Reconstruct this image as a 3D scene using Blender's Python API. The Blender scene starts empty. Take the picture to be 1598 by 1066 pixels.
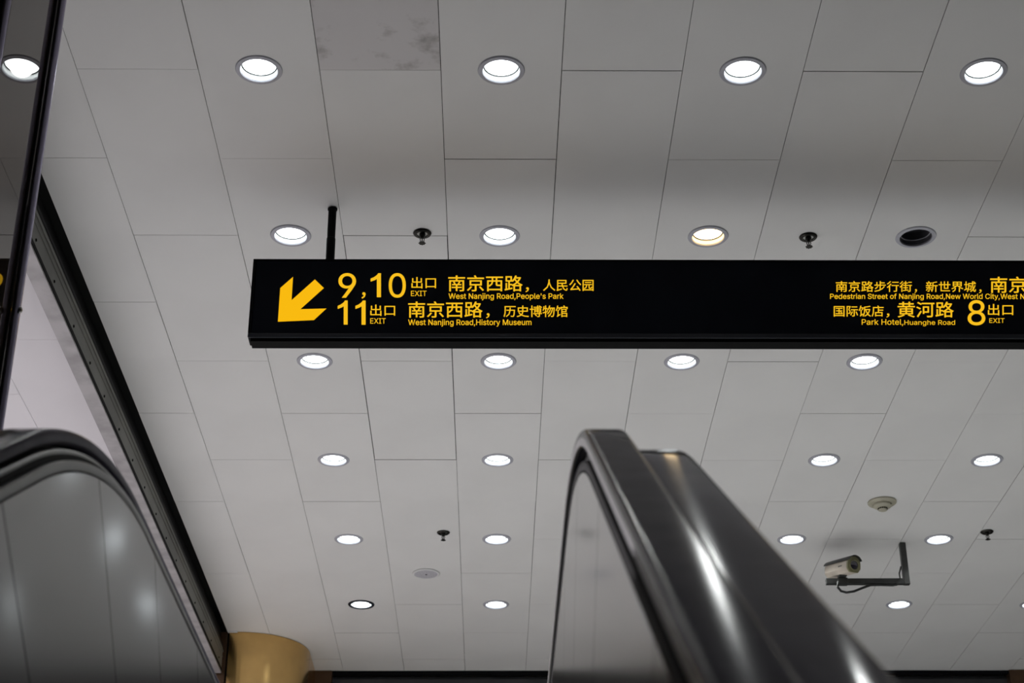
import bpy, bmesh, math, random
from mathutils import Vector, Matrix
from mathutils.geometry import tessellate_polygon
random.seed(7)
C = bpy.context.scene.collection
scene = bpy.context.scene

# ------------------------------------------------------------------ camera
FPX, PITCH, YAW, ROLL = 2716.2, .4925, .0138, -.005
cp, sp, cy, sy = math.cos(PITCH), math.sin(PITCH), math.cos(YAW), math.sin(YAW)
FW = Vector((sy*cp, cy*cp, sp)); RT0 = Vector((cy, -sy, 0)); UP0 = RT0.cross(FW)
RT = math.cos(ROLL)*RT0 + math.sin(ROLL)*UP0
UP = -math.sin(ROLL)*RT0 + math.cos(ROLL)*UP0
cd = bpy.data.cameras.new('camera'); cam = bpy.data.objects.new('camera', cd); C.objects.link(cam)
cam.matrix_world = Matrix(((RT.x, UP.x, -FW.x, 0), (RT.y, UP.y, -FW.y, 0), (RT.z, UP.z, -FW.z, 0), (0, 0, 0, 1)))
cd.sensor_width = 36; cd.lens = FPX/1598*36; cd.clip_start = .02; cd.clip_end = 200
cd.dof.use_dof = True; cd.dof.focus_distance = 8.0; cd.dof.aperture_fstop = 5.9
scene.camera = cam

# ------------------------------------------------------------------ world, exposure
w = bpy.data.worlds.new('world'); scene.world = w; w.use_nodes = True
w.node_tree.nodes['Background'].inputs[0].default_value = (.9, .95, 1, 1)
w.node_tree.nodes['Background'].inputs[1].default_value = .1
vs = scene.view_settings
vs.view_transform = 'Standard'; vs.look = 'None'; vs.gamma = 1; vs.use_curve_mapping = False
vs.exposure = 0.0
LAMP = 7.0              # radiance of the downlight diffusers seen from the side
BEAM = 49.0             # power of each downlight's beam

H = 4.3887             # ceiling above the eye
FLOOR = .52            # upper landing above the eye
WELL = -4.6            # lower hall

# ------------------------------------------------------------------ helpers
def ray(x, y):
    return RT*((x-799)/FPX) + UP*((533-y)/FPX) + FW
def onY(x, y, Y):
    d = ray(x, y); return d*(Y/d.y)

def obj(name, bm, mat, parent=None, smooth=False, loc=None):
    me = bpy.data.meshes.new(name)
    if isinstance(bm, bmesh.types.BMesh):
        bmesh.ops.recalc_face_normals(bm, faces=bm.faces[:])
        bm.to_mesh(me); bm.free()
    else:
        me = bm
    if mat and not me.materials: me.materials.append(mat)
    if smooth:
        for p in me.polygons: p.use_smooth = True
        try: me.set_sharp_from_angle(angle=math.radians(35))
        except Exception: pass
    o = bpy.data.objects.new(name, me); C.objects.link(o)
    if parent: o.parent = parent
    if loc is not None: o.location = loc
    return o
def tag(o, label=None, cat=None, group=None, kind=None):
    if label: o['label'] = label
    if cat: o['category'] = cat
    if group: o['group'] = group
    if kind: o['kind'] = kind
    return o
def thing(name, label, cat, loc=(0, 0, 0), group=None):
    o = bpy.data.objects.new(name, None); o.empty_display_size = .1; C.objects.link(o); o.location = loc
    return tag(o, label, cat, group)
def box(bm, x0, x1, y0, y1, z0, z1, bevel=0, mtx=None):
    g = bmesh.ops.create_cube(bm, size=1)
    vs_ = g['verts']
    for v in vs_:
        v.co = Vector((x0+(v.co.x+.5)*(x1-x0), y0+(v.co.y+.5)*(y1-y0), z0+(v.co.z+.5)*(z1-z0)))
    if bevel:
        es = list({e for v in vs_ for e in v.link_edges})
        r = bmesh.ops.bevel(bm, geom=es, offset=bevel, segments=2, affect='EDGES', profile=.5)
        vs_ = list({v for f in r['faces'] for v in f.verts} | {v for v in vs_ if v.is_valid})
    if mtx is not None:
        for v in vs_: v.co = mtx @ v.co
    return bm
def boxo(name, b, mat, parent=None, bevel=0):
    bm = bmesh.new(); box(bm, *b, bevel=bevel); return obj(name, bm, mat, parent)
def lathe(bm, prof, n=32, c=(0, 0, 0), closed=False, mtx=None):
    rings = []
    for r, z in prof:
        if r < 1e-6:
            v = bm.verts.new((c[0], c[1], c[2]+z)); rings.append([v]*n)
        else:
            rings.append([bm.verts.new((c[0]+r*math.cos(2*math.pi*i/n), c[1]+r*math.sin(2*math.pi*i/n), c[2]+z)) for i in range(n)])
    pairs = list(zip(rings, rings[1:]))
    if closed: pairs.append((rings[-1], rings[0]))
    for a, b in pairs:
        for i in range(n):
            j = (i+1) % n
            q = []
            for v in (a[i], a[j], b[j], b[i]):
                if v not in q: q.append(v)
            if len(q) > 2:
                try: bm.faces.new(q)
                except ValueError: pass
    if mtx is not None:
        for v in {v for r in rings for v in r}: v.co = mtx @ v.co
    return bm
def tube(bm, pts, r, n=10):
    pts = [Vector(p) for p in pts]; rings = []
    up = Vector((.13, .27, .95))
    for i, p in enumerate(pts):
        t = (pts[min(i+1, len(pts)-1)]-pts[max(i-1, 0)]).normalized()
        a = t.cross(up).normalized()
        if a.length < .1: a = t.cross(Vector((1, 0, 0))).normalized()
        b = t.cross(a)
        rings.append([bm.verts.new(p+r*(math.cos(2*math.pi*k/n)*a+math.sin(2*math.pi*k/n)*b)) for k in range(n)])
    for A, B in zip(rings, rings[1:]):
        for k in range(n): bm.faces.new((A[k], A[(k+1) % n], B[(k+1) % n], B[k]))
    bm.faces.new(rings[0]); bm.faces.new(rings[-1][::-1])
    return bm

# ------------------------------------------------------------------ materials
def mat(name, col, rough=.5, metal=0, spec=.5, coat=0, noise=None, bump=None, ani=None, emit=None):
    m = bpy.data.materials.new(name); m.use_nodes = True
    nt = m.node_tree; b = nt.nodes['Principled BSDF']
    b.inputs['Base Color'].default_value = (*col, 1); b.inputs['Roughness'].default_value = rough
    b.inputs['Metallic'].default_value = metal; b.inputs['Specular IOR Level'].default_value = spec
    b.inputs['Coat Weight'].default_value = coat
    if emit:
        b.inputs['Emission Color'].default_value = (*emit[0], 1); b.inputs['Emission Strength'].default_value = emit[1]
    if noise or bump:
        tc = nt.nodes.new('ShaderNodeTexCoord')
    if noise:      # (scale, dark factor, lo, hi)
        sc, k, lo, hi = noise
        n = nt.nodes.new('ShaderNodeTexNoise'); n.inputs['Scale'].default_value = sc; n.inputs['Detail'].default_value = 6
        r = nt.nodes.new('ShaderNodeMapRange'); r.inputs[1].default_value = lo; r.inputs[2].default_value = hi
        mx = nt.nodes.new('ShaderNodeMix'); mx.data_type = 'RGBA'
        mx.inputs[6].default_value = (*[c*k for c in col], 1); mx.inputs[7].default_value = (*col, 1)
        nt.links.new(tc.outputs['Object'], n.inputs['Vector']); nt.links.new(n.outputs[0], r.inputs[0])
        nt.links.new(r.outputs[0], mx.inputs[0]); nt.links.new(mx.outputs[2], b.inputs['Base Color'])
    if bump:       # (scale vector, strength, distance)
        mp = nt.nodes.new('ShaderNodeMapping'); mp.inputs['Scale'].default_value = bump[0]
        n2 = nt.nodes.new('ShaderNodeTexNoise'); n2.inputs['Scale'].default_value = 1; n2.inputs['Detail'].default_value = 4
        bp = nt.nodes.new('ShaderNodeBump'); bp.inputs['Strength'].default_value = bump[1]; bp.inputs['Distance'].default_value = bump[2]
        nt.links.new(tc.outputs['Object'], mp.inputs[0]); nt.links.new(mp.outputs[0], n2.inputs['Vector'])
        nt.links.new(n2.outputs[0], bp.inputs['Height']); nt.links.new(bp.outputs[0], b.inputs['Normal'])
    if ani:
        b.inputs['Anisotropic'].default_value = ani[0]
        t = nt.nodes.new('ShaderNodeCombineXYZ')
        for i in range(3): t.inputs[i].default_value = ani[1][i]
        nt.links.new(t.outputs[0], b.inputs['Tangent'])
    return m

M_tile = mat('painted ceiling tile', (.70, .695, .685), .55, noise=(1.6, .95, .35, .6))
M_tile2 = mat('painted ceiling tile, cleaner', (.76, .73, .76), .55, noise=(1.3, .96, .35, .6))  # slightly paler and more lilac than the main tiles
def stained():
    m = mat('stained ceiling tile', (.62, .60, .60), .6)
    nt = m.node_tree; b = nt.nodes['Principled BSDF']
    tc = nt.nodes.new('ShaderNodeTexCoord')
    n1 = nt.nodes.new('ShaderNodeTexNoise'); n1.inputs['Scale'].default_value = 7; n1.inputs['Detail'].default_value = 7; n1.inputs['Roughness'].default_value = .62
    n2 = nt.nodes.new('ShaderNodeTexNoise'); n2.inputs['Scale'].default_value = 2.2; n2.inputs['Detail'].default_value = 3
    ad = nt.nodes.new('ShaderNodeMath'); ad.operation = 'MULTIPLY'
    rp = nt.nodes.new('ShaderNodeValToRGB'); rp.color_ramp.elements[0].position = .27; rp.color_ramp.elements[0].color = (.60, .58, .58, 1)
    rp.color_ramp.elements[1].position = .40; rp.color_ramp.elements[1].color = (.30, .28, .27, 1)
    nt.links.new(tc.outputs['Object'], n1.inputs['Vector']); nt.links.new(tc.outputs['Object'], n2.inputs['Vector'])
    nt.links.new(n1.outputs[0], ad.inputs[0]); nt.links.new(n2.outputs[0], ad.inputs[1])
    nt.links.new(ad.outputs[0], rp.inputs[0]); nt.links.new(rp.outputs[0], b.inputs['Base Color'])
    return m
M_stain = stained()
M_void = mat('dark plenum', (.03, .03, .03), .9)
M_floor = mat('polished stone floor', (.61, .61, .61), .3, noise=(3, .9, .4, .6))
M_lower = mat('lower hall stone floor', (.05, .048, .046), .4, noise=(3, .9, .4, .6))
M_wall = mat('warm grey wall stone', (.36, .35, .34), .4, noise=(2, .9, .4, .6))
M_trim = mat('white lamp trim', (.42, .42, .47), .35, noise=(30, .95, .4, .6))
M_can = mat('white lamp reflector', (.85, .87, .86), .3, noise=(30, .98, .4, .6))
M_gasket = mat('grey lamp gasket', (.06, .065, .065), .6, spec=.05, noise=(30, .9, .4, .6))
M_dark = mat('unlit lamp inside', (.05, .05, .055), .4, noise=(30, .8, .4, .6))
M_blk = mat('black painted steel', (.005, .005, .006), .45, spec=.05, noise=(20, .8, .4, .6))
M_face = mat('black sign face', (.010, .012, .018), .5, spec=.03, noise=(4, .8, .4, .6))
M_lip = mat('sign frame aluminium', (.010, .012, .020), .45, spec=.3, noise=(20, .9, .4, .6))
M_steel = mat('brushed stainless steel', (.15, .148, .15), .11, 1, ani=(1, (0, -.36, .933)))
M_steelr = mat('brushed steel strip', (.19, .19, .19), .38, 1, noise=(9, .85, .4, .6))
M_lipglint = mat('painted handrail lip reflection', (.30, .28, .26), .4, noise=(9, .85, .4, .6))  # pale colour stands in for the reflection along the rail lip
M_rail = mat('dark rubber handrail', (.105, .095, .140), .15, spec=.008, noise=(12, .85, .4, .6))
M_cap = mat('dark polished deck', (.165, .150, .215), .10, spec=.012, noise=(5, .85, .4, .6))
M_groove = mat('black recess', (.006, .006, .006), .6, spec=.05, noise=(20, .8, .4, .6))
M_skirt = mat('dark skirting', (.08, .08, .085), .35, .8, noise=(10, .8, .4, .6))
M_step = mat('escalator step metal', (.12, .12, .125), .4, .8, bump=((600, 4, 4), .3, .002))
M_brass = mat('brushed brass cladding', (.80, .52, .20), .22, 1, bump=((14, 14, .3), .35, .006), noise=(4, .82, .35, .62))
M_brown = mat('brown metal frame', (.10, .055, .03), .35, .6, noise=(8, .8, .4, .6))
M_beam = mat('grey galvanised track', (.155, .155, .14), .5, .3, noise=(2.2, .7, .35, .6), bump=((25, 1.2, 25), .25, .003))
M_beamL = mat('bare track edge', (.42, .40, .41), .45, .4, noise=(6, .7, .35, .6))
M_shut = mat('dark grey shutter', (.06, .06, .065), .45, .5, noise=(3, .8, .4, .6))
M_glass = mat('bronze mirror glass', (.024, .017, .013), .015, spec=.72, noise=(3, .85, .4, .6))
M_glass.node_tree.nodes['Principled BSDF'].inputs['Specular Tint'].default_value = (1, .86, .74, 1)
M_post = mat('polished violet steel tube', (.42, .39, .52), .22, 1)
M_spr = mat('dark bronze sprinkler', (.035, .033, .028), .3, .8, noise=(30, .7, .4, .6))
M_chr = mat('sprinkler cup inside', (.4, .4, .38), .3, 1, noise=(30, .8, .4, .6))
M_ivory = mat('aged ivory plastic', (.42, .40, .31), .45, noise=(14, .85, .4, .6))
M_ivory2 = mat('cream camera housing', (.56, .50, .43), .5, spec=.2, noise=(10, .88, .4, .6))
M_olive = mat('olive camera faceplate', (.22, .21, .11), .4, noise=(14, .85, .4, .6))
M_lens = mat('camera lens glass', (.006, .004, .02), .06, spec=1, coat=.5)
M_brk = mat('grey bracket tube', (.045, .047, .045), .4, .3, noise=(14, .75, .4, .6))
M_cable = mat('black cable', (.006, .006, .006), .5, noise=(14, .8, .4, .6))
M_grille = mat('speaker grille cloth', (.50, .49, .53), .7, noise=(160, .7, .4, .6))
M_white = mat('speaker rim plastic', (.66, .66, .66), .45, noise=(14, .95, .4, .6))
def emis(name, col, s):
    m = bpy.data.materials.new(name); m.use_nodes = True; nt = m.node_tree
    nt.nodes.remove(nt.nodes['Principled BSDF']); e = nt.nodes.new('ShaderNodeEmission')
    e.inputs[0].default_value = (*col, 1); e.inputs[1].default_value = s
    nt.links.new(e.outputs[0], nt.nodes['Material Output'].inputs[0]); return m
M_on = emis('cool white diffuser', (.90, .97, 1.0), LAMP)
M_warm = emis('warm diffuser', (1.0, .70, .36), 7.)
M_txt = emis('backlit yellow lettering', (1.0, .56, .015), .93)
M_arr = emis('backlit amber arrow', (1.0, .52, .006), .95)

# ------------------------------------------------------------------ ceiling of separate tiles
Y1 = 13.95
ceiling = boxo('ceiling', (-6, 8, -8, Y1+.3, H+.22, H+.3), M_void); tag(ceiling, kind='structure')
PX, PY = -.9585, 5.8098
LAMPS = [(0, 0), (1, 0), (2, 0), (3, 0), (0, 1), (1, 1), (2, 1), (3, 1), (0, 2), (1, 2), (2, 2), (3, 2),
         (0, 3), (1, 3), (2, 3), (3, 3), (4, 3), (0, 4), (1, 4), (3, 4), (4, 4), (0, 5), (1, 5), (4, 5), (5, 5)]
HOLE = .084
def tile_bm(bm, x0, x1, y0, y1, hole=None, z=0., th=.012):
    if hole is None:
        box(bm, x0, x1, y0, y1, z, z+th); return
    cx, cy_ = hole
    angs = [2*math.pi*i/28 for i in range(28)] + [math.atan2(b-cy_, a-cx) % (2*math.pi) for a in (x0, x1) for b in (y0, y1)]
    angs = sorted(angs); ci = []; co = []
    for a in angs:
        dx, dy = math.cos(a), math.sin(a)
        t = min([((x1 if dx > 0 else x0)-cx)/dx if abs(dx) > 1e-9 else 9, ((y1 if dy > 0 else y0)-cy_)/dy if abs(dy) > 1e-9 else 9])
        ci.append((cx+HOLE*dx, cy_+HOLE*dy)); co.append((cx+t*dx, cy_+t*dy))
    L = [[bm.verts.new((*p, zz)) for p in r] for r, zz in ((ci, z), (co, z), (co, z+th), (ci, z+th))]
    n = len(angs)
    for a, b in ((0, 1), (1, 2), (2, 3), (3, 0)):
        for i in range(n):
            j = (i+1) % n
            bm.faces.new((L[a][i], L[a][j], L[b][j], L[b][i]))
plain_me = {}
def tile(x0, x1, y0, y1, hole=None, m=M_tile, dz=0., g=None):
    g = random.choice((.0011, .0014, .0018)) if g is None else g
    w_, l_ = round(x1-x0, 3), round(y1-y0, 3)
    key = (w_, l_, bool(hole), g, m.name)
    if key not in plain_me or (hole and (abs((hole[0]-x0)-w_/2) > .01)):
        bm = bmesh.new()
        tile_bm(bm, -w_/2+g, w_/2-g, -l_/2+g, l_/2-g, (0, 0) if hole else None)
        bmesh.ops.recalc_face_normals(bm, faces=bm.faces[:])
        me = bpy.data.meshes.new('tile'); bm.to_mesh(me); bm.free(); me.materials.append(m)
        plain_me[key] = me
    o = bpy.data.objects.new('tile', plain_me[key]); C.objects.link(o); o.parent = ceiling
    o.location = ((x0+x1)/2, (y0+y1)/2, H+dz)
    o.rotation_euler = (random.uniform(-.0009, .0009), random.uniform(-.0009, .0009), 0)
    return o
stuff = bmesh.new()
XB = -2.03            # right edge of the beam slot
for ci in range(-2, 18):
    xc = PX + ci*.5; x0, x1 = xc-.25, xc+.25
    if x1 <= XB+.02: continue
    lampcol = ci % 2 == 0
    off = .65 if lampcol else 0.
    for r in range(-11, 8):
        y0 = PY + 1.3*r + off; y1_ = min(y0+1.3, Y1+.05)
        if y0 > Y1-.02: continue
        key = (ci//2, r+1)
        hole = lampcol and 0 <= key[1] <= 5 and 0 <= key[0] <= 6
        xx0 = max(x0, XB)
        vis = y1_ > 4.6 and x0 < 4.7
        if vis:
            m = M_tile
            if ci == 1 and r == -1: m = M_stain
            dz = random.uniform(0, .0025)
            g = None
            if ci == 1 and r in (1, 2): g = .003
            tile(xx0, x1, y0, y1_, (xc, y0+.65) if hole else None, m, dz, g)
        else:
            tile_bm(stuff, xx0+.0015, x1-.0015, y0+.0015, y1_-.0015, (xc, y0+.65) if hole else None, z=H)
# ceiling beyond the beam
for k in range(8):
    x1 = -2.155-.5*k; x0 = x1-.5
    if k == 0: x1 = -2.10
    off = .0 if k % 2 == 0 else .65
    for r in range(-9, 5):
        y0 = 8.165 + 1.29*r + off; y1_ = y0+1.29
        if k < 2 and y1_ > 7 and y0 < Y1: tile(x0, x1, y0, min(y1_, Y1+.05), None, M_tile2)
        elif y0 < Y1: tile_bm(stuff, x0+.0015, x1-.0015, y0+.0015, min(y1_, Y1+.05)-.0015, None, z=H)
so = obj('tile', stuff, M_tile, ceiling); tag(so, kind='stuff')

# ------------------------------------------------------------------ floors and walls
tag(boxo('floor', (-6, 8, 6.6, Y1+.3, FLOOR-.3, FLOOR), M_floor), kind='structure')
tag(boxo('floor', (-6, -1.4, 3.75, 6.6, FLOOR-.3, FLOOR), M_floor), kind='structure')
tag(boxo('floor', (-1.4, .8, 3.75, 6.6, FLOOR-.3, FLOOR), M_floor), kind='structure')
tag(boxo('floor', (-6, 8, -8, 4, WELL-.1, WELL), M_lower), kind='structure')
tag(boxo('wall_left', (-6.2, -6, -8, Y1+.3, WELL, H+.3), M_wall), kind='structure')
tag(boxo('wall_right', (8, 8.2, -8, Y1+.3, WELL, H+.3), M_wall), kind='structure')
tag(boxo('wall_near', (-6, 8, -8.2, -8, WELL, H+.3), M_lower), kind='structure')
wf = boxo('wall_far', (-6, 8, Y1+.12, Y1+.3, FLOOR, H+.2), M_wall); tag(wf, kind='structure')
tag(boxo('trim_1', (-1.30, 4.28, Y1-.04, Y1+.02, H-.022, H-.002), M_blk), kind='structure')
tag(boxo('trim_2', (-1.46, -1.30, Y1-.05, Y1+.12, FLOOR, H-.001), M_brown, bevel=.004), kind='structure')
tag(boxo('trim_3', (4.28, 5.2, Y1-.06, Y1+.12, FLOOR, H-.001), M_brown, bevel=.004), kind='structure')
sh = thing('rolling_shutter', 'dark grey horizontally slatted rolling shutter across the far wall', 'shutter', (1.49, Y1+.05, FLOOR))
slat_me = None
z = H-.024; k = 0
while z > FLOOR+.02 and k < 48:
    if slat_me is None:
        bm = bmesh.new()
        prof = [(0, 0), (-.016, -.008), (-.022, -.03), (-.016, -.062), (0, -.070), (.004, -.070), (.004, 0)]
        A = [bm.verts.new((-2.79, a, b)) for a, b in prof]; B = [bm.verts.new((2.79, a, b)) for a, b in prof]
        for i in range(len(prof)): bm.faces.new((A[i], A[(i+1) % 7], B[(i+1) % 7], B[i]))
        bm.faces.new(A); bm.faces.new(B[::-1])
        o = obj('slat', bm, M_shut, sh); slat_me = o.data
    else:
        o = bpy.data.objects.new('slat', slat_me); C.objects.link(o); o.parent = sh
    o.location = (0, 0, z-FLOOR); z -= .078; k += 1

# brass-clad pier in the far left corner
pier = thing('brass_pier', 'brass-clad pier with a rounded corner in the far left corner', 'column', (-1.95, 13.4, FLOOR))
def extr(bm, pts, z0, z1, cap=True):
    A = [bm.verts.new((x, y, z0)) for x, y in pts]; B = [bm.verts.new((x, y, z1)) for x, y in pts]
    n = len(pts)
    for i in range(n): bm.faces.new((A[i], A[(i+1) % n], B[(i+1) % n], B[i]))
    if cap: bm.faces.new(A[::-1]); bm.faces.new(B)
    return bm
def arc(cx, cy_, r, a0, a1, n):
    return [(cx+r*math.cos(math.radians(a0+(a1-a0)*i/n)), cy_+r*math.sin(math.radians(a0+(a1-a0)*i/n))) for i in range(n+1)]
ac = arc(-1.95, 13.43, .51, -97, -2, 22)
bm = bmesh.new(); extr(bm, [(x+1.95, y-13.4) for x, y in ac + arc(-1.95, 13.43, .49, -2, -97, 22)], 0, H-.003-FLOOR)
obj('brass_panel', bm, M_brass, pier, smooth=True)
boxo('brass_panel', (1.95-1.46, 1.95-1.44, .02, .53, 0, H-.003-FLOOR), M_brass, pier)
bm = bmesh.new(); extr(bm, [(x+1.95, y-13.4) for x, y in arc(-1.95, 13.43, .488, -96, -2, 14)] + [(.47, .5), (-.06, .5)], 0, H-.01-FLOOR)
obj('core', bm, M_groove, pier)
boxo('cove_bead', (-.06, .0, -.50, -.485, H-.012-FLOOR, H-.002-FLOOR), M_white, pier)
# dark shutter guide standing between the beam and the pier
gd = thing('shutter_guide', 'dark brown vertical shutter guide between the track and the brass pier', 'guide rail', (-2.07, 12.95, FLOOR))
boxo('channel', (-.05, .045, -.05, .03, 0, H-.01-FLOOR), M_brown, gd)
boxo('back_plate', (-.06, .058, .0, .05, 0, H-.003-FLOOR), M_blk, gd)

# ------------------------------------------------------------------ shutter track along the ceiling (left)
bt = thing('shutter_track', 'long grey metal shutter track running along the ceiling on the left', 'track', (-2.06, 8, H))
BY0, BY1 = 0, 12.88-8
def bb(name, x0, x1, z0, z1, m, y1=BY1):
    return boxo(name, (x0, x1, -15.8, y1, z0, z1), m, bt)
bb('top_channel', -.035, -.012, -.12, -.003, M_groove)
bb('upper_flange', -.035, .012, -.145, -.115, M_blk)
bb('web', -.035, .012, -.30, -.135, M_beam)
bb('ridge', .012, .018, -.178, -.165, M_beam)
bb('ridge', .012, .016, -.215, -.209, M_beam)
bb('lower_lip', -.035, .016, -.330, -.306, M_groove)
bb('bottom_flange', -.062, .013, -.342, -.328, M_beamL)
bm = bmesh.new(); lathe(bm, [(0, .004), (.006, .003), (.008, 0), (.008, -.002), (0, -.002)], 8, mtx=Matrix.Rotation(math.pi/2, 4, 'Y'))
sc0 = obj('screw', bm, M_groove, bt, loc=(.0135, 0, -.275))
for i in range(1, 20):
    o = bpy.data.objects.new('screw', sc0.data); C.objects.link(o); o.parent = bt; o.location = (.0135, -2.1+.4*i+random.uniform(-.02, .02), -.275+random.uniform(-.004, .004))
sc0.location.y = -2.1

# ------------------------------------------------------------------ bronze glass partition (left edge)
gp = thing('glass_partition', 'bronze mirror-like glass partition with polished tube posts at the left edge', 'glass partition', (-1.447, 4.3, FLOOR))
hh = H-.002-FLOOR
boxo('glass_pane', (-.03, 0, -.14, .36, 0, hh), M_glass, gp)
boxo('glass_pane', (-.03, 0, -1.4, -.155, 0, hh), M_glass, gp)
def post(y, r, x):
    bm = bmesh.new(); extr(bm, arc(x, y, r, 0, 345, 23), 0, hh); obj('tube_post', bm, M_post, gp, smooth=True)
post(.300, .0135, .0145)
post(-.215, .012, .012)
boxo('edge_strip', (-.034, .003, .36, .372, 0, hh), M_post, gp, bevel=.002)
boxo('seal', (0, .004, .270, .280, 0, hh), M_groove, gp)
for zz in (2.05, 3.4):
    bm = bmesh.new(); lathe(bm, [(0, .008), (.008, .006), (.011, 0)], 12, mtx=Matrix.Translation((.028, .292, zz)) @ Matrix.Rotation(math.pi/2, 4, 'Y')); obj('post_screw', bm, M_chr, gp, smooth=True)

# ------------------------------------------------------------------ downlights
def lamp_meshes():
    bm = bmesh.new(); lathe(bm, [(.0755, -.001), (.078, -.006), (.094, -.004), (.0975, .0), (.0975, .003), (.0755, .003)], 40, closed=True)
    ring = bm
    bm2 = bmesh.new(); lathe(bm2, [(.0755, -.001), (.0755, .070), (.079, .070), (.079, .0)], 40, closed=True)
    return ring, bm2
ring_bm, can_bm = lamp_meshes()
def tomesh(bm, name, m, smooth=True):
    bmesh.ops.recalc_face_normals(bm, faces=bm.faces[:]); me = bpy.data.meshes.new(name); bm.to_mesh(me); bm.free(); me.materials.append(m)
    if smooth:
        for p in me.polygons: p.use_smooth = True
        me.set_sharp_from_angle(angle=math.radians(35))
    return me
ring_me = tomesh(ring_bm, 'trim_ring', M_trim); can_me = tomesh(can_bm, 'reflector', M_can)
def disc_mesh(name, m, r=.0750):
    bm = bmesh.new(); vs_ = [bm.verts.new((r*math.cos(2*math.pi*i/32), r*math.sin(2*math.pi*i/32), 0)) for i in range(32)]
    bm.faces.new(vs_[::-1]); me = bpy.data.meshes.new(name); bm.to_mesh(me); bm.free(); me.materials.append(m); return me
DZ = .026
on_me = disc_mesh('diffuser', M_on); warm_me = disc_mesh('diffuser', M_warm); off_me = disc_mesh('diffuser', M_dark)
bm = bmesh.new(); lathe(bm, [(.0755, DZ-.001), (.0700, DZ-.0015), (.0700, DZ+.002), (.0755, DZ+.002)], 40, closed=True)
lip_me = tomesh(bm, 'inner_lip', M_gasket)
rowname = ['in the top row of the frame', 'in the row just above the sign', 'in the row just below the sign',
           'in the second row below the sign', 'in the third row below the sign', 'in the last row before the far wall']
ordn = ['leftmost', 'second from the left', 'third from the left', 'fourth from the left', 'rightmost']
beams = {}
for kk, cc in (('on', (.96, .985, .965)), ('warm', (1, .78, .5))):
    L_ = bpy.data.lights.new('downlight_beam', 'SPOT'); L_.energy = BEAM*(1 if kk == 'on' else .5); L_.color = cc
    L_.spot_size = math.radians(112); L_.spot_blend = .6; L_.shadow_soft_size = .05; beams[kk] = L_
def beam(kk, p, x=0, y=0, z=0):
    o = bpy.data.objects.new('beam', beams[kk]); C.objects.link(o); o.parent = p; o.location = (x, y, z+.018)
def lamp(i, j, state='on', label=None, group='round downlights in the tiled ceiling'):
    t = thing('downlight', label, 'ceiling light', (PX+i, PY+1.3*j, H), group)
    if i == 0 and j == 5:
        rm = ring_me.copy(); rm.materials.clear(); rm.materials.append(M_lip); 
    else: rm = ring_me
    parts = [('trim_ring', rm, 0), ('reflector', can_me, 0), ('inner_lip', lip_me, 0), ('diffuser', {'on': on_me, 'warm': warm_me, 'off': off_me}[state], DZ)]
    for n, me, z in parts:
        o = bpy.data.objects.new(n, me); C.objects.link(o); o.parent = t; o.location = (0, 0, z)
        if n == 'diffuser' and state != 'off': beam(state, t)
        if state == 'off' and n == 'diffuser': o.location.z = .068
        if state == 'off' and n in ('reflector', 'inner_lip'):
            o.data = me.copy(); o.data.materials.clear(); o.data.materials.append(M_trim if n == 'inner_lip' else M_offcan)
    return t
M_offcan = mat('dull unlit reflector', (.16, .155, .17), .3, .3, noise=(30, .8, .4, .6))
for (i, j) in LAMPS:
    row = sorted(a for a, b in LAMPS if b == j); k = row.index(i)
    st = 'warm' if (i, j) == (2, 1) else 'off' if (i, j) == (3, 1) else 'on'
    if st == 'warm': lab = 'downlight glowing warm yellow, just above the sign'
    elif st == 'off': lab = 'unlit dark downlight just above the sign at the right'
    elif (i, j) == (0, 5): lab = 'lit downlight with a dark trim ring, near the brass pier'
    elif (i, j) == (2, 3): lab = 'lit downlight half hidden behind the end of the right handrail'
    elif (i, j) == (5, 5): lab = 'lit downlight cut by the right frame edge near the far wall'
    else: lab = 'white lit downlight, %s %s' % (ordn[k] if (i, j) != (4, 3) else 'rightmost', rowname[j])
    lamp(i, j, st, lab)
# lamps of the same grid that the photograph does not show: behind, beside and beyond the frame
spots = []; om = bmesh.new(); oc = bmesh.new(); orr = bmesh.new()
for i in range(0, 7):
    for j in range(0, 6):
        if (i, j) in LAMPS: continue
        c = (PX+i, PY+1.3*j, H); spots.append(c)
        vs_ = [om.verts.new((c[0]+.075*math.cos(2*math.pi*q/16), c[1]+.075*math.sin(2*math.pi*q/16), H+DZ)) for q in range(16)]
        om.faces.new(vs_[::-1])
        lathe(oc, [(.0755, -.001), (.0755, .070), (.079, .070), (.079, .0)], 16, c, closed=True)
        lathe(orr, [(.0755, -.001), (.078, -.006), (.094, -.004), (.0975, .0), (.0975, .003), (.0755, .003)], 16, c, closed=True)
rest = thing('downlight_rows', 'remaining downlights of the same ceiling grid, behind the handrail and around the frame', 'ceiling light', (0, 0, 0))
rest['kind'] = 'stuff'
for c in spots: beam('on', rest, *c)
for n, b_, m in (('diffuser', om, M_on), ('reflector', oc, M_can), ('trim_ring', orr, M_trim)):
    o = obj(n, b_, m, rest) if n != 'diffuser' else None
    if n == 'diffuser':
        me = bpy.data.meshes.new(n); b_.to_mesh(me); b_.free(); me.materials.append(m)
        o = bpy.data.objects.new(n, me); C.objects.link(o); o.parent = rest
    o['kind'] = 'stuff'
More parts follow.
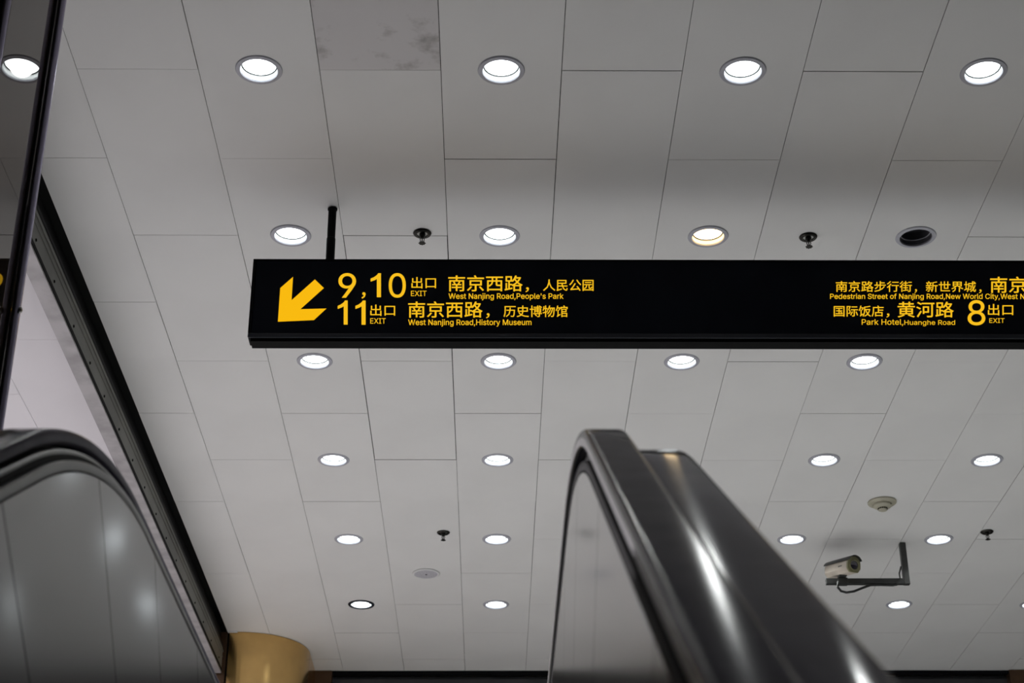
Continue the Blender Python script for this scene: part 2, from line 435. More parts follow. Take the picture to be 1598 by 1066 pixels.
# unseen long lamps left of the frame, added to brighten the aisle ceiling
for k in range(4):
    t = thing('added_strip_lamp', ['nearest', 'second', 'third', 'farthest'][k] + ' of the unseen long lamps added to brighten the side aisle ceiling', 'ceiling light', (-4.2, 8.2+k*1.6, H), 'added aisle lamps left of the frame')
    boxo('housing', (-.09, .09, -.6, .6, -.06, -.002), M_white, t, bevel=.004)
    bm = bmesh.new(); vs_ = [bm.verts.new(p) for p in ((-.07, -.58, -.063), (-.07, .58, -.063), (.07, .58, -.063), (.07, -.58, -.063))]
    bm.faces.new(vs_); me = bpy.data.meshes.new('tube'); bm.to_mesh(me); bm.free(); me.materials.append(emis('added strip lamp diffuser', (1, .95, 1), 150))
    o = bpy.data.objects.new('lamp_diffuser', me); C.objects.link(o); o.parent = t

# ------------------------------------------------------------------ hanging sign
SY = 6.82; ST = .085
sign = thing('hanging_sign', 'long black illuminated exit sign with yellow lettering hung from the ceiling', 'sign', (1.4, SY, 3.70))
def sloc(p): return Vector((p[0]-1.4, p[1]-SY, p[2]-3.70))
p_tl = onY(393, 404, SY); p_bl = onY(389, 527, SY)
SX0 = (p_tl.x+p_bl.x)/2-1.4; SX1 = 3.95-1.4
zt = p_tl.z-3.70-.002; zb = p_bl.z-3.70
# slight fall of the housing towards the right as in the photograph
boxo('housing', (SX0, SX1, .004, ST, zb+.004, zt), M_blk, sign, bevel=.003)
boxo('face_panel', (SX0+.016, SX1-.016, -.0005, .006, zb+.024, zt-.010), M_face, sign)
boxo('frame_edge', (SX0, SX1, -.004, .006, zt-.010, zt), M_blk, sign, bevel=.002)
boxo('frame_edge', (SX0, SX1, -.006, .006, zb, zb+.022), M_lip, sign, bevel=.004)
boxo('frame_edge', (SX0, SX0+.014, -.004, .006, zb+.022, zt-.010), M_blk, sign, bevel=.002)
boxo('frame_edge', (SX1-.014, SX1, -.004, .006, zb+.022, zt-.010), M_blk, sign, bevel=.002)
boxo('bottom_channel', (SX0+.012, SX1, .012, ST-.006, zb-.012, zb+.004), M_groove, sign)
for sx in (SX0+.012,):
    pass
def rod(x):
    bm = bmesh.new(); lathe(bm, [(0, zt-.002), (.021, zt-.002), (.021, zt+.14), (.019, zt+.142), (.019, H-3.70-.002), (0, H-3.70-.002)], 20, (x-1.4, .05, 0)); obj('hanger_rod', bm, M_blk, sign, smooth=True)
    bm = bmesh.new(); lathe(bm, [(.019, H-3.70-.002), (.0225, H-3.70-.002), (.0225, H-3.70-.008), (.019, H-3.70-.012)], 20, (x-1.4, .05, 0)); obj('rod_collar', bm, M_blk, sign, smooth=True)
rod(-.739); rod(3.5)

# lettering: letter shapes as outline data (advance|loop|loop...), 1/1000 units
GLYPHS = {
' ': '188',
"'": '206|78 318 70 509 136 509 128 318',
',': '188|38 -119 68 71 137 71 84 -119',
'0': '453|227 -7 174 1 130 24 95 62 69 113 53 178 48 254 53 330 69 395 95 447 130 484 174 508 227 516 279 508 323 484 358 447 384 395 400 330 405 254 400 178 384 113 359 62 323 24 279 1|227 50 261 56 290 74 313 103 330 144 340 194 344 254 340 314 330 365 313 405 290 435 261 453 227 460 192 453 163 435 140 405 123 365 113 314 109 254 113 194 123 144 140 103 163 74 192 56',
'1': '395|265 0 202 0 202 398 165 370 95 338 95 398 145 424 186 458 212 489 222 512 265 512',
'8': '453|226 -7 178 -2 136 11 101 33 74 62 57 96 52 135 55 166 65 195 81 220 101 241 125 256 153 267 119 282 93 308 76 342 70 380 75 417 90 450 114 477 146 498 184 511 226 516 269 511 306 498 337 477 361 450 377 417 382 380 376 342 359 308 333 282 300 265 327 256 351 241 372 220 387 195 397 166 401 135 395 96 378 62 352 33 317 11 275 -2|226 49 258 52 285 60 307 74 323 91 333 113 337 139 333 165 322 189 305 208 283 223 256 232 226 235 196 232 169 223 147 208 130 189 119 165 115 139 119 113 129 91 145 74 167 60 195 52|226 290 274 300 293 313 307 330 316 351 319 376 316 399 308 420 294 437 275 449 226 460 177 449 159 437 145 420 136 399 133 376 136 351 145 330 159 313 178 300',
'9': '453|226 516 271 510 310 494 343 468 368 434 384 393 389 347 385 309 373 270 315 168 200 0 130 0 301 248 307 248 287 221 257 202 218 195 175 199 137 214 106 237 83 269 68 307 64 352 69 397 85 436 110 469 143 494 182 510|226 460 199 457 174 446 154 429 138 407 129 381 125 352 129 322 138 295 154 274 174 257 199 247 226 243 254 247 279 257 299 273 314 295 324 321 327 350 324 381 314 407 299 429 279 446 254 457',
'C': '510|267 -7 235 -5 205 1 177 11 150 25 126 42 104 63 70 115 57 146 42 215 40 254 42 293 57 362 70 393 104 445 150 484 177 498 205 508 235 514 267 516 340 504 373 490 402 471 427 447 448 418 463 385 473 348 408 348 389 395 357 428 315 449 267 456 223 450 184 432 150 403 125 364 109 314 103 254 109 194 125 145 151 105 184 76 223 59 267 53 315 60 357 81 389 114 408 160 473 160 463 124 448 91 428 62 402 38 373 19 341 5 305 -4',
'E': '419|60 0 60 509 372 509 372 452 125 452 125 286 355 286 355 229 125 229 125 57 375 57 375 0',
'H': '517|60 0 60 509 125 509 125 289 392 289 392 509 457 509 457 0 392 0 392 232 125 232 125 0',
'I': '300|31 0 31 57 118 57 118 452 31 452 31 509 269 509 269 452 183 452 183 57 269 57 269 0',
'M': '628|60 0 60 509 152 509 314 85 476 509 568 509 568 0 504 0 504 405 345 0 283 0 124 405 124 0',
'N': '523|60 0 60 509 136 509 399 125 399 509 463 509 463 0 387 0 125 385 125 0',
'P': '445|60 0 60 509 235 509 289 503 332 487 366 462 390 430 404 391 409 348 404 304 390 265 366 233 332 207 289 191 235 186 125 186 125 0|125 242 233 242 269 246 297 256 318 272 333 294 342 319 344 348 342 376 333 402 318 423 297 439 268 449 232 452 125 452',
'R': '449|60 0 60 509 236 509 290 504 333 489 367 465 390 433 405 395 409 352 405 309 390 271 367 240 333 217 289 203 236 198 125 198 125 0|125 255 234 255 269 258 298 267 319 281 334 300 342 324 345 352 342 380 334 405 319 425 298 440 269 449 233 452 125 452|353 0 230 229 303 229 428 0',
'S': '447|224 -9 172 -4 128 9 91 31 64 60 46 96 38 137 104 137 110 110 123 88 142 71 166 59 224 49 257 52 286 60 311 74 329 92 341 114 346 139 342 161 332 179 296 205 184 239 128 260 86 289 60 326 52 372 58 413 75 448 102 476 138 498 180 511 227 516 275 511 316 498 351 476 377 449 394 415 401 378 337 378 326 412 302 437 267 453 225 459 194 456 167 448 145 435 129 418 118 398 115 376 119 352 131 334 169 308 312 264 359 238 395 198 405 171 408 139 403 99 386 64 360 34 323 11 278 -4',
'T': '449|32 452 32 509 417 509 417 452 257 452 257 0 193 0 193 452',
'W': '686|155 0 16 509 82 509 187 94 197 40 189 40 224 196 306 509 380 509 486 94 497 40 488 40 523 196 603 509 670 509 530 0 455 0 351 391 336 475 350 475 318 323 230 0',
'X': '474|18 0 198 262 29 509 104 509 237 312 374 509 446 509 276 262 456 0 382 0 238 208 91 0',
'a': '389|160 -9 126 -5 94 5 68 22 48 45 35 73 30 108 34 138 43 161 58 179 78 193 125 211 234 227 265 235 273 243 276 257 267 297 240 322 196 331 149 322 118 301 100 274 41 291 57 322 79 346 104 364 133 375 194 384 239 379 286 360 306 343 322 320 333 290 337 251 337 0 277 0 277 52 272 52 252 25 215 1|170 45 202 49 228 59 248 74 263 93 272 115 276 138 276 190 259 182 134 159 103 139 95 124 92 105 102 72 130 52',
'd': '424|195 -8 151 -2 111 16 79 45 55 84 39 133 34 189 39 245 55 293 79 332 112 361 151 378 196 384 228 381 253 373 287 346 306 319 311 319 311 509 372 509 372 0 313 0 313 59 307 59 287 31 252 4 227 -5|205 47 236 51 263 65 284 86 299 115 309 150 312 189 309 229 300 263 284 291 263 312 237 325 205 330 172 325 145 311 124 290 108 261 99 227 96 189 99 151 109 117 124 88 145 66 172 51',
'e': '404|212 -8 161 -2 117 16 82 46 56 85 40 132 34 187 39 242 55 290 81 329 115 359 157 378 205 384 266 374 294 361 319 341 341 315 357 282 368 242 371 169 98 169 100 139 110 106 128 80 151 61 179 50 212 46 254 53 285 73 306 105 365 91 353 63 335 39 311 19 283 4 249 -5|100 221 310 221 307 237 298 269 283 294 263 314 237 326 205 330 173 326 146 313 125 294 109 270 102 245',
'f': '254|228 379 228 327 6 327 6 379|81 0 81 432 84 461 96 486 113 505 135 519 187 530 222 527 243 521 227 468 195 474 171 470 154 460 145 443 142 419 142 0',
'g': '425|207 -151 168 -148 134 -140 82 -110 51 -69 101 -41 122 -66 154 -88 207 -97 249 -92 282 -75 304 -47 311 -6 311 68 306 68 287 41 252 16 227 8 195 5 152 10 113 27 80 53 55 90 39 136 34 191 39 246 55 293 80 332 112 361 152 378 196 384 228 382 253 373 288 346 308 319 313 319 313 379 372 379 372 -9 367 -54 350 -90 324 -117 291 -136 251 -147|205 59 237 63 264 75 285 95 300 121 309 154 312 193 309 231 300 264 285 291 264 312 237 325 205 330 172 325 145 312 124 290 109 262 99 229 96 193 99 155 109 123 124 96 145 76 172 63',
'h': '410|114 227 114 0 53 0 53 509 114 509 114 287 102 287 124 332 152 362 187 379 227 384 264 380 295 369 321 349 341 321 353 285 357 240 357 0 296 0 296 235 290 275 273 304 246 323 210 329 184 326 161 317 141 303 126 283 117 257',
'i': '167|53 0 53 379 114 379 114 0|84 443 67 446 54 455 44 468 41 483 44 499 54 512 67 521 84 524 100 521 114 512 123 499 126 483 123 468 114 455 100 446',
'j': '167|53 379 114 379 114 -30 111 -63 102 -90 86 -113 65 -129 37 -139 -10 -143 -10 -87 25 -83 40 -72 50 -54 53 -29|83 443 67 446 53 455 44 468 41 483 44 499 53 512 67 521 83 524 100 521 114 512 123 499 126 483 123 468 114 455 100 446',
'k': '381|110 137 110 212 121 212 284 379 360 379 184 199 177 199|53 0 53 509 114 509 114 0|294 0 148 186 191 229 372 0',
'l': '189|139 -2 101 3 74 20 58 47 53 84 53 509 114 509 114 99 120 62 130 54 170 54 181 3',
'm': '610|53 0 53 379 112 379 112 295 108 295 118 323 132 346 172 376 219 386 257 380 287 361 309 331 321 295 312 295 322 321 337 343 381 375 437 386 468 383 497 372 522 354 541 328 553 296 557 255 557 0 496 0 496 254 490 289 473 313 447 326 419 330 395 328 374 320 345 290 335 247 335 0 274 0 274 260 269 288 253 311 229 326 199 330 158 320 140 307 126 289 117 266 114 238 114 0',
'n': '410|114 227 114 0 53 0 53 379 112 379 112 287 102 287 124 332 152 362 187 379 227 384 264 380 295 369 321 349 341 321 353 285 357 240 357 0 296 0 296 235 290 275 273 304 246 323 210 329 184 326 161 317 141 303 126 283 117 257',
'o': '415|207 -8 159 -2 117 16 82 46 56 85 40 133 34 187 40 243 56 291 82 330 117 360 159 378 207 384 256 378 299 360 333 330 359 291 376 243 381 187 376 133 359 85 333 46 299 16 256 -2|207 46 242 51 270 66 292 89 307 117 316 151 319 187 316 224 307 258 292 287 270 310 242 325 207 330 173 325 145 310 124 287 108 258 99 224 96 187 99 151 108 117 124 89 145 66 173 51',
'p': '424|53 -143 53 379 112 379 112 319 118 319 137 346 171 373 197 381 229 384 274 378 313 361 345 332 370 293 385 245 390 189 385 133 370 84 346 45 313 16 274 -2 229 -8 198 -5 173 4 138 31 118 59 114 59 114 -143|220 47 253 51 279 66 301 88 316 117 325 151 328 189 325 227 316 261 301 290 280 311 253 325 220 330 188 325 161 312 140 291 125 263 116 229 113 189 116 150 125 115 140 86 162 65 188 51',
'r': '259|53 0 53 379 112 379 112 321 115 321 130 347 152 367 181 380 213 385 243 384 243 322 207 326 182 323 159 315 140 301 126 284 117 262 114 237 114 0',
's': '365|182 -8 145 -5 112 3 84 18 62 38 45 63 36 94 94 107 105 79 124 60 150 49 181 45 217 50 244 62 262 81 268 103 265 121 254 136 237 147 149 170 104 186 72 208 53 237 47 274 51 305 65 332 87 354 115 370 149 381 187 384 223 381 254 372 279 358 299 339 324 290 268 277 258 298 243 316 219 328 187 333 156 329 131 317 114 299 109 277 112 258 124 243 172 223 275 194 306 171 325 142 331 107 326 75 312 47 290 24 260 6 223 -5',
't': '227|204 379 204 327 6 327 6 379|65 471 126 471 128 76 136 61 150 53 185 51 202 54 213 2 192 -3 168 -4 125 2 92 21 72 52 65 93',
'u': '410|182 -5 146 -1 115 11 89 31 69 59 57 95 53 139 53 379 114 379 114 144 119 105 137 75 164 56 200 50 226 53 249 62 268 77 283 97 293 122 296 153 296 379 357 379 357 0 298 0 298 92 307 92 286 47 257 17 222 0',
'w': '567|138 0 23 379 87 379 172 85 252 379 316 379 398 85 480 379 545 379 429 0 368 0 284 290 199 0',
'y': '389|47 -139 61 -86 104 -89 130 -74 151 -36 163 -1 17 379 84 379 187 87 206 21 184 21 224 155 305 379 371 379 204 -58 177 -107 139 -136 91 -145',
'世': '350|160 292 160 207 96 207 96 285 69 285 69 207 18 207 18 181 69 181 69 -5 323 -5 323 20 96 20 96 181 160 181 160 70 280 70 280 181 333 181 333 207 280 207 280 289 253 289 253 207 186 207 186 292|253 181 253 94 186 94 186 181',
'京': '350|92 173 260 173 260 117 92 117|240 58 304 -18 327 -3 261 72|82 71 54 34 18 -1 37 -17 75 20 108 62|145 289 167 251 23 251 23 225 328 225 328 251 197 251 171 297|66 196 66 93 162 93 161 -2 102 -4 111 -28 174 -25 187 -15 190 2 190 93 288 93 288 196',
'人': '350|160 293 154 208 117 92 15 -6 36 -27 132 62 176 168 221 62 319 -25 338 -3 245 76 201 172 187 241 189 293',
'公': '350|113 284 73 209 18 150 42 131 98 195 141 276|233 287 207 276 258 196 315 131 338 153 280 213|56 -5 273 14 297 -26 323 -12 286 46 238 107 214 96 257 38 93 29 145 97 192 175 163 187 115 104 61 32 46 23',
'出': '350|36 119 36 -7 285 -7 285 -27 313 -27 313 119 285 119 285 19 189 19 189 141 299 141 299 263 271 263 271 167 189 167 189 294 160 294 160 167 80 167 80 262 53 262 53 141 160 141 160 19 65 19 65 119',
'南': '350|111 161 132 119 154 126 132 168|160 294 160 259 21 259 21 234 160 234 160 197 40 197 40 -28 67 -28 67 173 284 173 283 -3 227 -5 236 -28 296 -24 308 -15 311 3 311 197 189 197 189 234 329 234 329 259 189 259 189 294|218 168 194 118 93 118 93 97 161 97 161 62 86 62 86 40 161 40 161 -21 187 -21 187 40 265 40 265 62 187 62 187 97 259 97 259 118 216 118 241 161',
'博': '350|145 40 190 -6 210 8 163 54|137 215 137 96 160 96 160 120 213 120 213 97 237 97 237 120 294 120 294 96 318 96 318 215 237 215 237 235 335 235 335 256 310 256 318 266 269 293 257 278 297 256 237 256 237 294 213 294 213 256 118 256 118 235 213 235 213 215|213 158 213 137 160 137 160 158|237 158 294 158 294 137 237 137|213 175 160 175 160 196 213 196|237 175 237 196 294 196 294 175|258 106 258 78 108 78 108 56 258 56 258 0 252 -6 213 -6 220 -28 271 -24 281 -16 284 -1 284 56 338 56 338 78 284 78 284 106|57 294 57 202 14 202 14 177 57 177 57 -28 83 -28 83 177 124 177 124 202 83 202 83 294',
'历': '350|40 277 40 165 36 76 12 -12 35 -27 61 69 67 165 67 252 332 252 332 277|173 234 171 175 89 175 89 151 169 151 144 58 74 -7 92 -26 168 47 195 151 286 151 278 46 266 7 251 2 199 5 208 -21 261 -22 277 -19 289 -9 304 39 314 175 197 175 200 234',
'口': '350|44 257 44 -19 72 -19 72 11 279 11 279 -18 307 -18 307 257|72 37 72 231 279 231 279 37',
'史': '350|69 214 162 214 162 148 69 148|189 214 283 214 283 148 189 148|83 111 60 102 83 62 112 32 72 12 15 -5 31 -28 92 -8 135 16 217 -14 325 -27 338 0 233 9 155 34 180 76 188 123 310 123 310 239 189 239 189 293 162 293 162 239 43 239 43 123 161 123 154 84 132 49 105 76',
'园': '350|92 218 92 196 259 196 259 218|69 158 69 136 126 136 111 76 63 42 78 22 133 64 150 136 190 136 190 64 196 39 220 33 255 33 275 43 283 81 262 90 260 61 252 55 215 56 214 136 279 136 279 158|29 278 29 -28 55 -28 55 -12 295 -12 295 -28 322 -28 322 278|55 13 55 253 295 253 295 13',
'国': '350|207 112 242 72 260 83 224 121|80 69 80 46 272 46 272 69 186 69 186 128 256 128 256 151 186 151 186 201 265 201 265 224 85 224 85 201 161 201 161 151 95 151 95 128 161 128 161 69|30 278 30 -28 57 -28 57 -11 292 -11 292 -28 320 -28 320 278|57 14 57 254 292 254 292 14',
'城': '350|14 45 23 19 119 57 114 81 80 69 80 184 114 184 114 209 80 209 80 290 56 290 56 209 19 209 19 184 56 184 56 60|303 177 290 131 271 89 260 216 334 216 334 241 308 241 326 253 283 292 266 280 306 241 259 241 259 294 234 294 235 241 128 241 128 131 122 58 90 -13 109 -29 145 49 153 147 197 147 191 55 182 52 155 53 161 31 193 31 211 40 217 73 220 169 153 169 153 216 235 216 241 130 252 58 221 21 182 -8 201 -27 233 -1 260 28 279 -11 305 -25 330 -10 340 45 320 58 316 14 308 1 292 15 278 54 307 108 327 173',
'店': '350|102 101 102 -23 128 -23 128 -9 276 -9 276 -23 303 -23 303 101 206 101 206 148 320 148 320 173 206 173 206 214 179 214 179 101|128 14 128 77 276 77 276 14|163 287 182 251 44 251 44 160 39 73 11 -13 34 -28 64 65 71 160 71 226 331 226 331 251 211 251 189 293',
'新': '350|126 75 155 18 173 29 144 84|47 82 34 51 14 24 33 11 53 41 69 77|194 261 194 140 189 64 161 -9 181 -25 212 56 218 151 271 151 271 -26 297 -26 297 151 335 151 335 176 218 176 218 243 325 269 303 288 254 273|75 290 90 257 21 257 21 235 176 235 176 257 118 257 99 296|132 234 113 178 16 178 16 155 88 155 88 119 18 119 18 96 88 96 88 6 84 2 57 2 64 -21 102 -16 110 -8 112 96 178 96 178 119 112 119 112 155 182 155 182 178 137 178 157 228|44 228 58 178 81 184 65 233',
'步': '350|102 147 70 105 31 71 51 51 92 91 127 139|74 267 74 187 21 187 21 162 163 162 163 51 188 51 112 19 18 -1 32 -26 151 4 240 55 301 132 276 144 240 92 190 53 190 162 328 162 328 187 193 187 193 232 296 232 296 257 193 257 193 294 165 294 165 187 100 187 100 267',
'民': '350|37 -30 166 11 163 36 68 9 68 96 174 96 218 9 282 -24 310 -11 322 41 299 54 294 14 283 2 238 28 201 96 316 96 316 121 195 121 187 174 290 174 290 276 41 276 41 20 35 3 25 -6|167 121 68 121 68 174 160 174|68 251 264 251 264 199 68 199',
'河': '350|11 175 76 137 91 158 26 194|22 -6 44 -23 107 90 88 107|28 270 93 231 108 252 43 289|109 246 284 246 284 11 281 2 203 1 214 -27 291 -22 306 -12 310 10 310 246 338 246 338 272 109 272|130 198 130 46 154 46 154 70 240 70 240 198|154 174 216 174 216 94 154 94',
'物': '350|187 294 163 219 125 159 145 144 186 211 216 211 181 128 131 66 152 51 204 121 238 211 267 211 225 85 153 -6 175 -22 227 38 265 120 290 211 307 211 295 61 281 6 268 1 231 2 238 -24 278 -24 292 -20 303 -10 320 53 333 235 195 235 211 290|34 274 26 210 10 157 30 145 46 197 78 197 78 118 12 100 19 75 78 93 78 -28 102 -28 102 100 146 114 143 138 102 125 102 197 138 197 138 222 102 222 102 294 78 294 78 222 50 222 57 270',
'界': '350|109 95 109 74 98 31 41 -9 59 -30 123 19 136 74 136 95|81 202 161 202 161 164 81 164|188 202 269 202 269 164 188 164|81 261 161 261 161 223 81 223|188 261 269 261 269 223 188 223|220 95 220 -27 247 -27 247 94 319 59 337 82 276 106 226 142 296 142 296 283 55 283 55 142 125 142 75 105 16 79 33 57 102 92 157 142 196 142 246 95',
'行': '350|152 273 152 248 325 248 325 273|93 294 57 254 12 218 28 197 76 237 119 284|137 176 137 151 255 151 253 0 191 -1 200 -27 266 -23 278 -13 282 6 282 151 334 151 334 176|107 219 63 161 9 113 27 91 67 127 67 -29 93 -29 93 156 132 210',
'街': '350|243 273 243 250 331 250 331 273|73 294 46 257 11 224 25 204 65 242 97 285|155 294 155 250 109 250 109 227 155 227 155 180 102 180 102 157 234 157 234 180 180 180 180 227 227 227 227 250 180 250 180 294|240 180 240 156 277 156 277 4 271 -2 229 -2 237 -28 290 -23 301 -14 303 156 336 156 336 180|94 22 97 -3 241 16 240 39 180 32 180 83 231 83 231 106 180 106 180 150 155 150 155 106 104 106 104 83 155 83 155 29|84 224 49 168 6 123 21 100 53 132 53 -28 77 -28 77 164 107 216',
'西': '350|21 271 21 246 125 246 125 195 40 195 40 -27 65 -27 65 -5 287 -5 287 -26 313 -26 313 195 224 195 224 246 329 246 329 271|65 20 65 85 81 67 133 114 148 171 199 171 199 116 206 87 235 80 287 80 287 20|65 86 65 171 124 171 112 125|148 195 148 246 199 246 199 195|224 171 287 171 287 105 226 107',
'路': '350|55 256 121 256 121 195 55 195|13 15 18 -11 153 22 151 46 105 35 105 98 142 98 154 80 175 90 175 -27 200 -27 200 -14 288 -14 288 -26 313 -26 313 90 324 84 341 106 297 129 260 158 290 201 312 252 296 259 223 258 234 288 209 294 182 234 145 186 145 279 31 279 31 172 81 172 81 29 54 23 54 139 31 139 31 18|200 9 200 76 288 76 288 9|279 235 243 176 209 229 212 235|191 99 244 141 296 99|228 159 190 127 148 104 148 121 105 121 105 172 145 172 145 183 164 167 195 207',
'际': '350|162 268 162 243 315 243 315 268|272 114 295 57 310 6 334 14 318 65 294 121|171 120 152 65 126 20 147 6 174 55 195 114|30 279 30 -28 55 -28 55 255 106 255 78 176 104 137 110 105 102 81 91 77 70 78 77 55 102 55 121 61 132 78 136 103 129 138 103 179 139 270 120 280|147 184 147 159 221 159 221 6 215 0 175 0 184 -27 235 -22 245 -13 248 5 248 159 334 159 334 184',
'饭': '350|53 293 36 218 9 157 29 140 61 216 111 216 93 169 114 161 141 235 124 241 67 239 78 289|54 -25 128 40 120 60 83 31 83 172 58 172 58 31 51 9 38 -5|308 287 238 270 154 261 154 176 148 81 112 -14 133 -29 171 68 180 167 189 167 208 105 234 51 198 17 156 -7 172 -28 213 -4 249 29 281 -4 319 -29 337 -8 298 16 265 49 298 110 319 187 303 192 180 190 180 240 258 249 326 266|290 167 273 116 250 72 228 117 212 167',
'馆': '350|216 288 231 254 144 254 144 197 164 197 164 -27 189 -27 189 -12 292 -12 292 -26 318 -26 318 83 189 83 189 112 301 112 301 200 169 200 169 230 303 230 303 197 329 197 329 254 242 254 259 259 241 296|189 11 189 61 292 61 292 11|189 179 276 179 276 134 189 134|52 293 37 219 12 158 33 141 62 216 107 216 90 169 111 162 139 235 117 240 68 240 77 289|56 -25 134 35 126 58 86 30 86 168 61 168 61 31 54 8 41 -6',
'黄': '350|207 14 311 -28 330 -11 223 30|123 30 77 8 21 -10 39 -29 96 -10 147 15|57 156 57 36 296 36 296 156 188 156 188 182 332 182 332 206 245 206 245 239 309 239 309 263 245 263 245 294 218 294 218 263 133 263 133 294 106 294 106 263 44 263 44 239 106 239 106 206 19 206 19 182 161 182 161 156|133 206 133 239 218 239 218 206|83 87 161 87 161 56 83 56|188 87 269 87 269 56 188 56|83 137 161 137 161 106 83 106|188 137 269 137 269 106 188 106',
'，': '350|55 -37 99 -7 116 42 108 71 86 82 67 76 59 57 67 38 85 32 91 33 79 2 47 -19',
}

GC = {}
def glyph(ch):
    if ch in GC: return GC[ch]
    p = GLYPHS[ch].split('|'); adv = int(p[0])/1000; loops = []
    for l in p[1:]:
        n = [int(x)/1000 for x in l.split()]; loops.append(list(zip(n[::2], n[1::2])))
    area = lambda l: sum(a[0]*b[1]-b[0]*a[1] for a, b in zip(l, l[1:]+l[:1]))/2
    def inside(pt, l):
        r = False
        for a, b in zip(l, l[1:]+l[:1]):
            if (a[1] > pt[1]) != (b[1] > pt[1]) and pt[0] < (b[0]-a[0])*(pt[1]-a[1])/(b[1]-a[1])+a[0]: r = not r
        return r
    co, fs = [], []
    if loops:
        ar = [area(l) for l in loops]; sg = 1 if max(ar, key=abs) > 0 else -1
        outer = [i for i, a in enumerate(ar) if a*sg > 0]; hol = {i: [] for i in outer}
        for i, a in enumerate(ar):
            if a*sg > 0: continue
            c = [o for o in outer if inside(loops[i][0], loops[o])]
            if c: hol[min(c, key=lambda o: abs(ar[o]))].append(i)
        for o in outer:
            polys = [loops[o]]+[loops[h] for h in hol[o]]; b = len(co)
            for l in polys: co += l
            fs += [tuple(b+i for i in f) for f in tessellate_polygon([[Vector((*q, 0)) for q in l] for l in polys])]
    GC[ch] = (adv, co, fs, loops); return GC[ch]
def glyphs(s, weight):
    """filled letters plus a thin stroke of the given half width along each outline"""
    V, F, x = [], [], 0
    for ch in s:
        adv, co, fs, loops = glyph(ch)
        b = len(V); V += [Vector((a+x, c, 0)) for a, c in co]; F += [tuple(i+b for i in f) for f in fs]
        if weight:
            for l in loops:
                for p, q in zip(l, l[1:]+l[:1]):
                    d = Vector((q[0]-p[0], q[1]-p[1], 0))
                    if d.length < 1e-5: continue
                    d.normalize(); n = Vector((-d.y, d.x, 0))*weight; e = d*weight*.8
                    P, Q = Vector((p[0]+x, p[1], 0)), Vector((q[0]+x, q[1], 0))
                    b = len(V); V += [P-e-n, Q+e-n, Q+e+n, P-e+n]; F.append((b, b+1, b+2, b+3))
        x += adv
    return V, F
CAP = max(v.y for v in glyphs('H', 0)[0])
def line(items, m=M_txt, name='lettering'):
    """items: (text, x0, x1, ytop, ybottom, weight, mode); mode 'cap': ytop/ybottom are cap height and baseline, else bounding box"""
    for s, x0, x1, yt, yb, wt, mode in items:
        bm = bmesh.new()
        co, fs = glyphs(s, wt)
        ax0, ax1 = min(v.x for v in co), max(v.x for v in co)
        if mode == 'cap': ay0, ay1 = 0, CAP
        else: ay0, ay1 = min(v.y for v in co), max(v.y for v in co)
        tl, tr, bl, br = [onY(x, y, SY) for x, y in ((x0, yt), (x1, yt), (x0, yb), (x1, yb))]
        vv = []
        for k_, v in enumerate(co):
            k_ = 0
            u = (v.x-ax0)/(ax1-ax0); t = (v.y-ay0)/(ay1-ay0)
            q = (bl*(1-u)+br*u)*(1-t) + (tl*(1-u)+tr*u)*t
            q = sloc(q); q.y = -.0022-(.0003 if k_ else 0)
            vv.append(bm.verts.new(q))
        for f in fs:
            try: bm.faces.new([vv[i] for i in f])
            except ValueError: pass
        me = bpy.data.meshes.new(name); bm.to_mesh(me); bm.free(); me.materials.append(m)
        o = bpy.data.objects.new('comma' if s in '，,' else name, me); C.objects.link(o); o.parent = sign
WB, WS, WL = .0028, .0026, .008
line([('9', 528.1, 555.8, 426.5, 465.2, .004, 'box'), ('，', 564.2, 570.8, 456.2, 466.6, .004, 'box'), ('1', 578.3, 594.6, 426.8, 464.3, .004, 'box'), ('0', 606.6, 633.4, 426.5, 465.2, .004, 'box')])
line([('出口', 642, 680.5, 432.8, 450.6, WS, 'box'), ('EXIT', 641.3, 665.7, 454.3, 462.4, .004, 'cap')])
line([('南京西路', 699.4, 815.6, 430, 455.2, WB, 'box'), ('，', 820, 825.6, 448.5, 456.5, WB, 'box'), ('人民公园', 847.5, 926.3, 436.4, 454.6, WS, 'box')])
line([("West Nanjing Road,People's Park", 700, 879.4, 458.3, 466.7, WL, 'cap')])
line([('1', 527, 542.6, 469.3, 507, .004, 'box'), ('1', 554.6, 570.6, 469.3, 507.2, .004, 'box')])
line([('出口', 577.8, 616.7, 475.8, 493.4, WS, 'box'), ('EXIT', 577.8, 602, 497.1, 505.4, .004, 'cap')])
line([('南京西路', 637, 753, 470.7, 496.2, WB, 'box'), ('，', 758.5, 764.2, 489, 497.2, WB, 'box'), ('历史博物馆', 785.8, 885.8, 477, 495.3, WS, 'box')])
line([('West Nanjing Road,History Museum', 637, 829.4, 499.1, 507.6, WL, 'cap')])
line([('南京路步行街', 1304.1, 1422.9, 439, 456, WS, 'box'), ('，', 1427, 1431, 451.5, 457.5, WS, 'box'),
      ('新世界城', 1444.6, 1523, 439.3, 456.3, WS, 'box'), ('，', 1527.5, 1531.8, 452, 458, WS, 'box'), ('南京西路', 1545, 1662, 432, 457.6, WB, 'box')])
line([('Pedestrian Street of Nanjing Road,New World City,', 1295.2, 1560, 458.9, 466.8, WL, 'cap'), ('West Nanjing Road', 1561, 1661, 459, 467, WL, 'cap')])
line([('国际饭店', 1300.9, 1378.8, 477.3, 494.6, WS, 'box'), ('，', 1383, 1388, 489.5, 496, WS, 'box'), ('黄河路', 1400.5, 1488.2, 471.2, 496, WB, 'box')])
line([('Park Hotel,', 1344.6, 1409.5, 498.6, 507.2, WL*.6, 'cap'), ('Huanghe Road', 1411, 1490.3, 500, 507.3, WL*.6, 'cap')])
